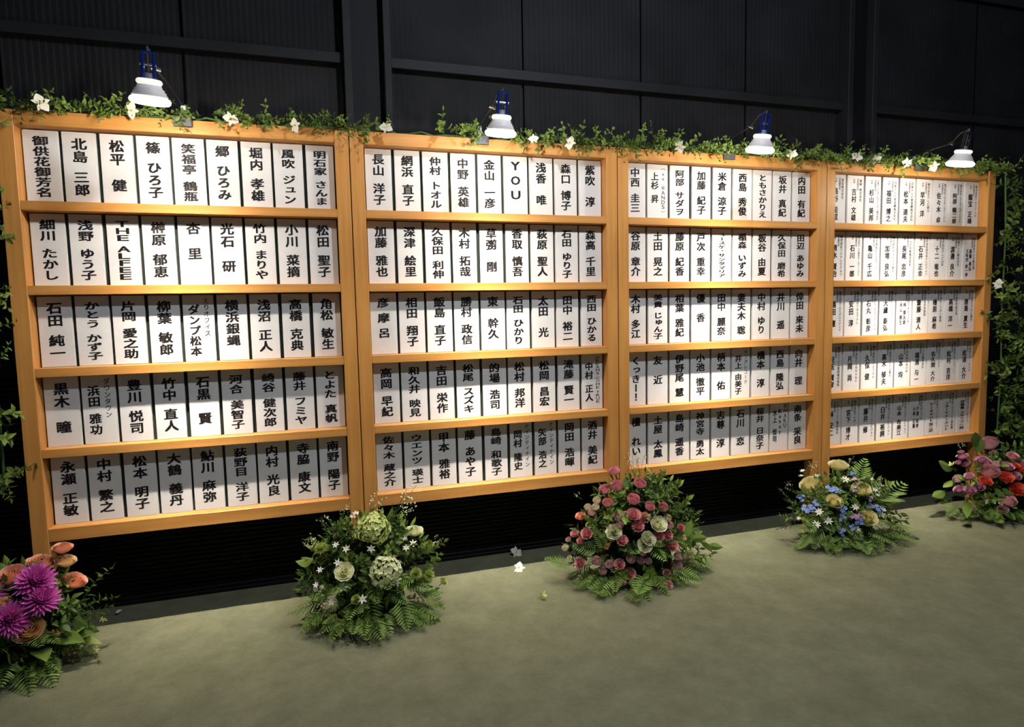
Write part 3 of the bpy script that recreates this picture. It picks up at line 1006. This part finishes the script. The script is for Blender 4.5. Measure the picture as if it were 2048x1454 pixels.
arrangement('pink floor bouquet of ranunculus, carnations and small blush roses', (2.40, -0.18, 0.10), (0.335, 0.155, 0.37),
            F('ranunculus', 'pink', [(1228, 939, 14), (1233, 968, 15), (1208, 976, 13), (1280, 964, 14), (1215, 1003, 12), (1268, 996, 15), (1301, 1011, 12), (1327, 1012, 12)])
            + F('rose', 'orange', [(1161, 1031, 11)])
            + F('carnation', 'carn', [(1268, 1027, 14), (1289, 1035, 11), (1276, 1052, 12), (1173, 1066, 12), (1149, 1066, 9), (1244, 1079, 12), (1318, 1072, 11), (1336, 1070, 10), (1345, 1090, 12), (1363, 1054, 8),
                                      (1159, 1126, 11), (1239, 1128, 11), (1260, 1146, 12), (1243, 1160, 11), (1334, 1146, 8), (1318, 1168, 8), (1337, 1169, 9), (1160, 1081, 7)])
            + F('bud_rose', 'blush', [(1184, 1024, 9), (1234, 1031, 9), (1252, 1029, 9), (1240, 1048, 9), (1340, 1050, 9), (1136, 1078, 7), (1193, 1120, 11), (1205, 1141, 10), (1219, 1128, 10),
                                      (1262, 1117, 11), (1286, 1104, 9), (1282, 1121, 9), (1297, 1121, 9), (1356, 1112, 9), (1370, 1111, 9), (1356, 1130, 11), (1376, 1118, 8)])
            + F('bud_rose', 'ivory', [(1193, 1000, 9), (1175, 1013, 9), (1191, 1013, 9), (1335, 1035, 9), (1130, 1094, 9), (1139, 1115, 6), (1220, 1066, 8), (1368, 1075, 7)])
            + F('lisianthus', 'cream', [(1228, 1063, 15), (1318, 1047, 16), (1298, 1076, 14), (1290, 1090, 14)]),
            52, 24, 0, 14, wisps=[(1270, 955, 1264, 905, 'w'), (1280, 950, 1278, 900, 'w'), (1235, 985, 1225, 1000, 'i'), (1190, 1050, 1195, 1035, 'i'), (1302, 1040, 1315, 1020, 'i'), (1165, 1000, 1150, 985, 'w')],
            extra_fern=[(1300, 990, 1325, 945, 'n'), (1310, 1000, 1365, 985, 'n'), (1320, 1020, 1385, 1025, 'n'), (1310, 985, 1345, 965, 'n'), (1340, 1075, 1415, 1065, 's'), (1250, 985, 1252, 960, 'd'), (1215, 1100, 1185, 1060, 'f'),
                        (1200, 1100, 1150, 1100, 'f'), (1140, 1130, 1090, 1125, 'f'), (1180, 1170, 1140, 1170, 'f'), (1230, 1170, 1180, 1190, 'f'), (1290, 1150, 1280, 1200, 'f'), (1250, 1180, 1290, 1205, 'f'),
                        (1200, 1180, 1215, 1198, 'f'), (1150, 1050, 1128, 1050, 's'), (1360, 1100, 1395, 1120, 's'), (1350, 1140, 1400, 1165, 'f'), (1330, 1100, 1315, 1140, 'n'), (1290, 1130, 1310, 1150, 'f')])
arrangement('floor bouquet of yellow roses with blue and white flowers', (3.60, -0.17, 0.09), (0.34, 0.145, 0.26),
            F('rose', 'yellow', [(1677, 928, 19), (1616, 966, 19), (1723, 976, 18), (1670, 1001, 16), (1736, 1034, 18)])
            + F('daisy', 'white', [(1690, 959, 10), (1633, 951, 8), (1638, 1024, 10), (1656, 1041, 10), (1633, 1049, 9), (1711, 1014, 8), (1701, 938, 7), (1714, 1058, 8)])
            + F('star_flower', 'white', [(1750, 980, 6), (1755, 990, 5), (1742, 958, 6), (1765, 1030, 7), (1768, 1020, 5), (1605, 942, 6), (1602, 952, 6), (1597, 1037, 5)])
            + F('floret_cluster', 'lilac', [(1712, 979, 9), (1711, 959, 8), (1708, 1031, 11), (1722, 1034, 9), (1739, 996, 8)])
            + F('floret_cluster', 'blue', [(1612, 1018, 11), (1600, 996, 10), (1632, 1006, 9), (1665, 978, 13), (1676, 984, 9), (1682, 1019, 12), (1684, 1034, 9), (1679, 1062, 11), (1740, 1011, 9), (1754, 1018, 11), (1622, 1016, 9), (1718, 1046, 10),
                                           (1705, 1055, 8), (1706, 948, 7), (1700, 945, 6), (1685, 1075, 8)]),
            52, 22, 0, 22, wisps=[(1640, 955, 1625, 920, 'w'), (1735, 970, 1772, 965, 'w'), (1590, 985, 1570, 965, 'w'), (1690, 935, 1710, 915, 'w')],
            extra_fern=[(1620, 1065, 1600, 1098, 'f'), (1650, 1055, 1620, 1090, 'f'), (1660, 1065, 1655, 1100, 'f'), (1640, 1050, 1600, 1062, 'f'), (1715, 965, 1727, 928, 'f'), (1745, 1002, 1793, 980, 'f'), (1750, 1050, 1812, 1095, 'n'), (1740, 1060, 1785, 1080, 's'),
                        (1590, 1020, 1568, 970, 'n'), (1600, 1010, 1565, 1000, 'n'), (1600, 1040, 1552, 1035, 's'), (1590, 1050, 1550, 1052, 's'), (1610, 995, 1580, 975, 'n'), (1700, 1085, 1705, 1065, 'b'), (1670, 1085, 1680, 1110, 'f'),
                        (1740, 1070, 1770, 1105, 'f'), (1720, 1080, 1745, 1112, 'f'), (1640, 985, 1615, 985, 'b'), (1720, 1005, 1700, 995, 'b')])
arrangement('floor bouquet of large pink ranunculus, coral carnations and mauve roses', (4.80, -0.17, 0.09), (0.40, 0.145, 0.30),
            F('ranunculus', 'rosepink', [(1975, 883, 20), (1981, 939, 19), (2018, 997, 18)])
            + F('carnation', 'red', [(1959, 908, 9), (1972, 960, 12), (2013, 953, 13), (2036, 977, 14), (2042, 938, 11), (2031, 930, 8)])
            + F('rose', 'mauve', [(1924, 911, 11), (1930, 926, 10), (1964, 918, 11), (1938, 951, 9), (1940, 979, 11), (1959, 972, 10), (1917, 977, 10), (2015, 931, 12), (1974, 922, 8), (2006, 1018, 10), (2033, 951, 10), (1922, 903, 6), (1916, 924, 6)])
            + F('bud_rose', 'mauve', [(1949, 919, 5), (1973, 999, 6)]) + F('bud_rose', 'blush', [(1915, 956, 11), (1994, 927, 9), (1986, 902, 8)]) + F('rose', 'rosepink', [(2026, 911, 11), (2045, 925, 10)])
            + F('lily', 'lime', [(1904, 931, 10)]),
            56, 20, 12, 6, wisps=[(1930, 910, 1917, 882, 'w')],
            extra_fern=[(1960, 905, 1948, 862, 'd'), (1955, 915, 1960, 870, 'd'), (1908, 957, 1886, 978, 'y'), (1896, 978, 1862, 998, 'b'), (1935, 995, 1934, 1034, 'b'), (1990, 1030, 2006, 1052, 'b'), (1960, 1015, 1968, 1030, 'd'), (1905, 1003, 1876, 1012, 'f'),
                        (1915, 1010, 1895, 1035, 'f'), (1905, 1020, 1905, 1035, 'y'), (2000, 975, 2025, 990, 'd'), (1985, 975, 2010, 995, 'd'), (2020, 1025, 2045, 1035, 'b'), (1960, 1030, 1990, 1040, 'd'), (1915, 940, 1870, 925, 'd'), (1940, 1040, 1930, 1050, 'd'), (2030, 1040, 2060, 1040, 'f')])

# ------------------------------------------------------------------ leafy garlands on the boards and vines at both ends
IVY = [sprig(ivym, s, 9, 0.60, 0.30, 0.35, 1.0, True, 0.012) for s in range(50, 55)]
IVYD = [sprig(leafm, s, 10, 0.55, 0.30, 0.35, 1.0, True, 0.012) for s in range(55, 58)]
GLAB = ('leafy garland along the top of the board between magenta and green bouquets', 'leafy garland along the top of the board between green and pink bouquets',
        'leafy garland along the top of the board between pink and blue bouquets', 'leafy garland along the top of the board between blue and red bouquets')
r = random.Random(99)
for k in range(4):
    x0, x1 = k * BW - (0.06 if k == 0 else 0.0), k * BW + BW + (0.07 if k == 3 else 0.0)
    t = empty('leaf_garland', (x0, 0.03, 1.953))
    lab(t, GLAB[k], 'garland', 'leafy garlands on the boards')
    mb = MB()
    n = 24
    mb.tube([((x1 - x0) * i / n, 0.012 * math.sin(i * 1.7), 0.010 + 0.007 * math.sin(i * 2.3 + k)) for i in range(n + 1)], 0.004, 0, 5)
    put('vine_stem', mb.mesh('vine_stem', [stemm], True), t)
    cnt = (110, 100, 150, 160)[k]
    for i in range(cnt):
        x = x0 + (x1 - x0) * (i + r.random()) / cnt
        dens = 1.0
        if 1.27 < x < 1.56:
            dens = 0.18
        if 0.60 < x < 0.70 or 1.60 < x < 1.68:
            dens = 0.3
        if r.random() > dens:
            continue
        fr = r.random()
        d = Vector((r.uniform(-0.9, 0.9), -0.15 - 0.9 * fr if fr < 0.75 else 0.25, r.uniform(-0.15, 0.55) if fr > 0.45 else r.uniform(-0.75, 0.05)))
        ln = r.uniform(0.06, 0.10) if k else r.uniform(0.055, 0.09)
        y = r.uniform(-0.03, 0.03) - 0.012
        if d.z < 0:
            y = -0.045
        put('ivy_sprig', r.choice(IVY if r.random() < 0.7 else IVYD), t, (x - x0, y, r.uniform(0.010, 0.03)), aim(d), ln)


def vine(label, pts, cnt, spread, ln, seed, side=1):
    rr = random.Random(seed)
    base = Vector(pts[-1])
    t = empty('climbing_vine', base)
    lab(t, label, 'vine')
    pts = [Vector(p) - base for p in pts]
    mb = MB()
    mb.tube(pts, 0.005, 0, 5)
    put('vine_stem', mb.mesh('vine_stem', [stemm], True), t)
    for i in range(cnt):
        s = rr.random() * (len(pts) - 1)
        j = min(int(s), len(pts) - 2)
        p = pts[j].lerp(pts[j + 1], s - j)
        d = Vector((rr.uniform(-0.8, 0.8) * spread + 0.2 * side, rr.uniform(-0.9, 0.2), rr.uniform(-0.8, 0.5)))
        put('ivy_sprig', rr.choice(IVY if rr.random() < 0.6 else IVYD), t, p, aim(d), rr.uniform(*ln))
    return t


vine('leafy vine hanging beside the outer post by the magenta bouquet', [(-0.045, 0.0, 1.96), (-0.06, 0.0, 1.6), (-0.07, -0.01, 1.2), (-0.06, 0.0, 0.9), (-0.06, -0.01, 0.6)], 44, 0.9, (0.09, 0.13), 5)
vine('leafy vine hanging beside the outer post by the red bouquet', [(4.84, -0.02, 1.96), (4.85, -0.03, 1.6), (4.845, -0.03, 1.2), (4.86, -0.03, 0.8), (4.85, -0.03, 0.42)], 66, 0.9, (0.11, 0.155), 6, 1)
vine('bushy vine on the dark wall beyond the last board', [(5.06, 0.03, 1.15), (5.10, 0.03, 0.9), (5.06, 0.02, 0.65), (5.10, 0.02, 0.42)], 34, 1.0, (0.13, 0.18), 8, 0)

ORC = [orchid(60), orchid(61), orchid(62)]


SEEN = set()


def blossom(p, d, s, label, group=None):
    if label in SEEN:
        label = label.replace('above column', 'right of column')
    SEEN.add(label)
    t = empty('white_blossom', p)
    t.rotation_mode = 'QUATERNION'
    t.rotation_quaternion = aim(d, r.uniform(0, 2 * PI))
    lab(t, label, 'blossom', group)
    for nm, me in r.choice(ORC):
        put(nm, me, t, (0, 0, 0), None, s)
    return t


for (px, py, s) in ((82, 206, 0.030), (264, 221, 0.030), (462, 237, 0.028), (590, 251, 0.028), (772, 255, 0.027), (1067, 278, 0.022), (1140, 286, 0.030),
                    (1360, 293, 0.030), (1584, 308, 0.028), (1714, 314, 0.028), (1752, 320, 0.028), (1814, 325, 0.030), (1866, 333, 0.034)):
    p = at_y(px, py, -0.055)
    blossom(p, (CAM - p).normalized() + Vector((r.uniform(-.9, .9), 0, r.uniform(-.2, .9))), s,
            'white blossom in garland above column %s of board between %s bouquets' % (NUM[min(8, int((p.x % BW) / BW * 9))], BTW[min(3, int(p.x / BW))]), 'white blossoms in the garlands')
p = at_y(1997, 568, -0.04)
blossom(p, (CAM - p), 0.03, 'white blossom in the hanging vine by the red bouquet')
p = at_floor(1038, 1136, 0.012)
blossom(p, (-0.3, -0.7, 0.9), 0.030, 'fallen white blossom lying on the lit carpet')
p = at_floor(1028, 1098, 0.018)
p.y = 0.20
blossom(p, (0, -0.9, 0.5), 0.030, 'fallen white blossom in the shadow at the wall foot')
p = at_floor(1085, 1196, 0.008)
t = put('fallen_flower', fmesh('lily', 'lime'), None, p, aim((0.5, -0.5, 0.7)), 0.022)
t.location.z = 0.020
lab(t, 'fallen lime green blossom lying on the open carpet', 'blossom')
p = at_floor(251, 1212, 0.012)
lf = MB()
leaf(lf, (-0.02, 0, 0), (1, 0.2, 0.5), (0, -0.6, 1), 0.024, 0.014)
t = put('fallen_petal', lf.mesh('fallen_petal', [whitep], True), None, (p.x, 0.16, 0.012))
lab(t, 'fallen white petal on the shaded carpet by the magenta bouquet', 'petal')
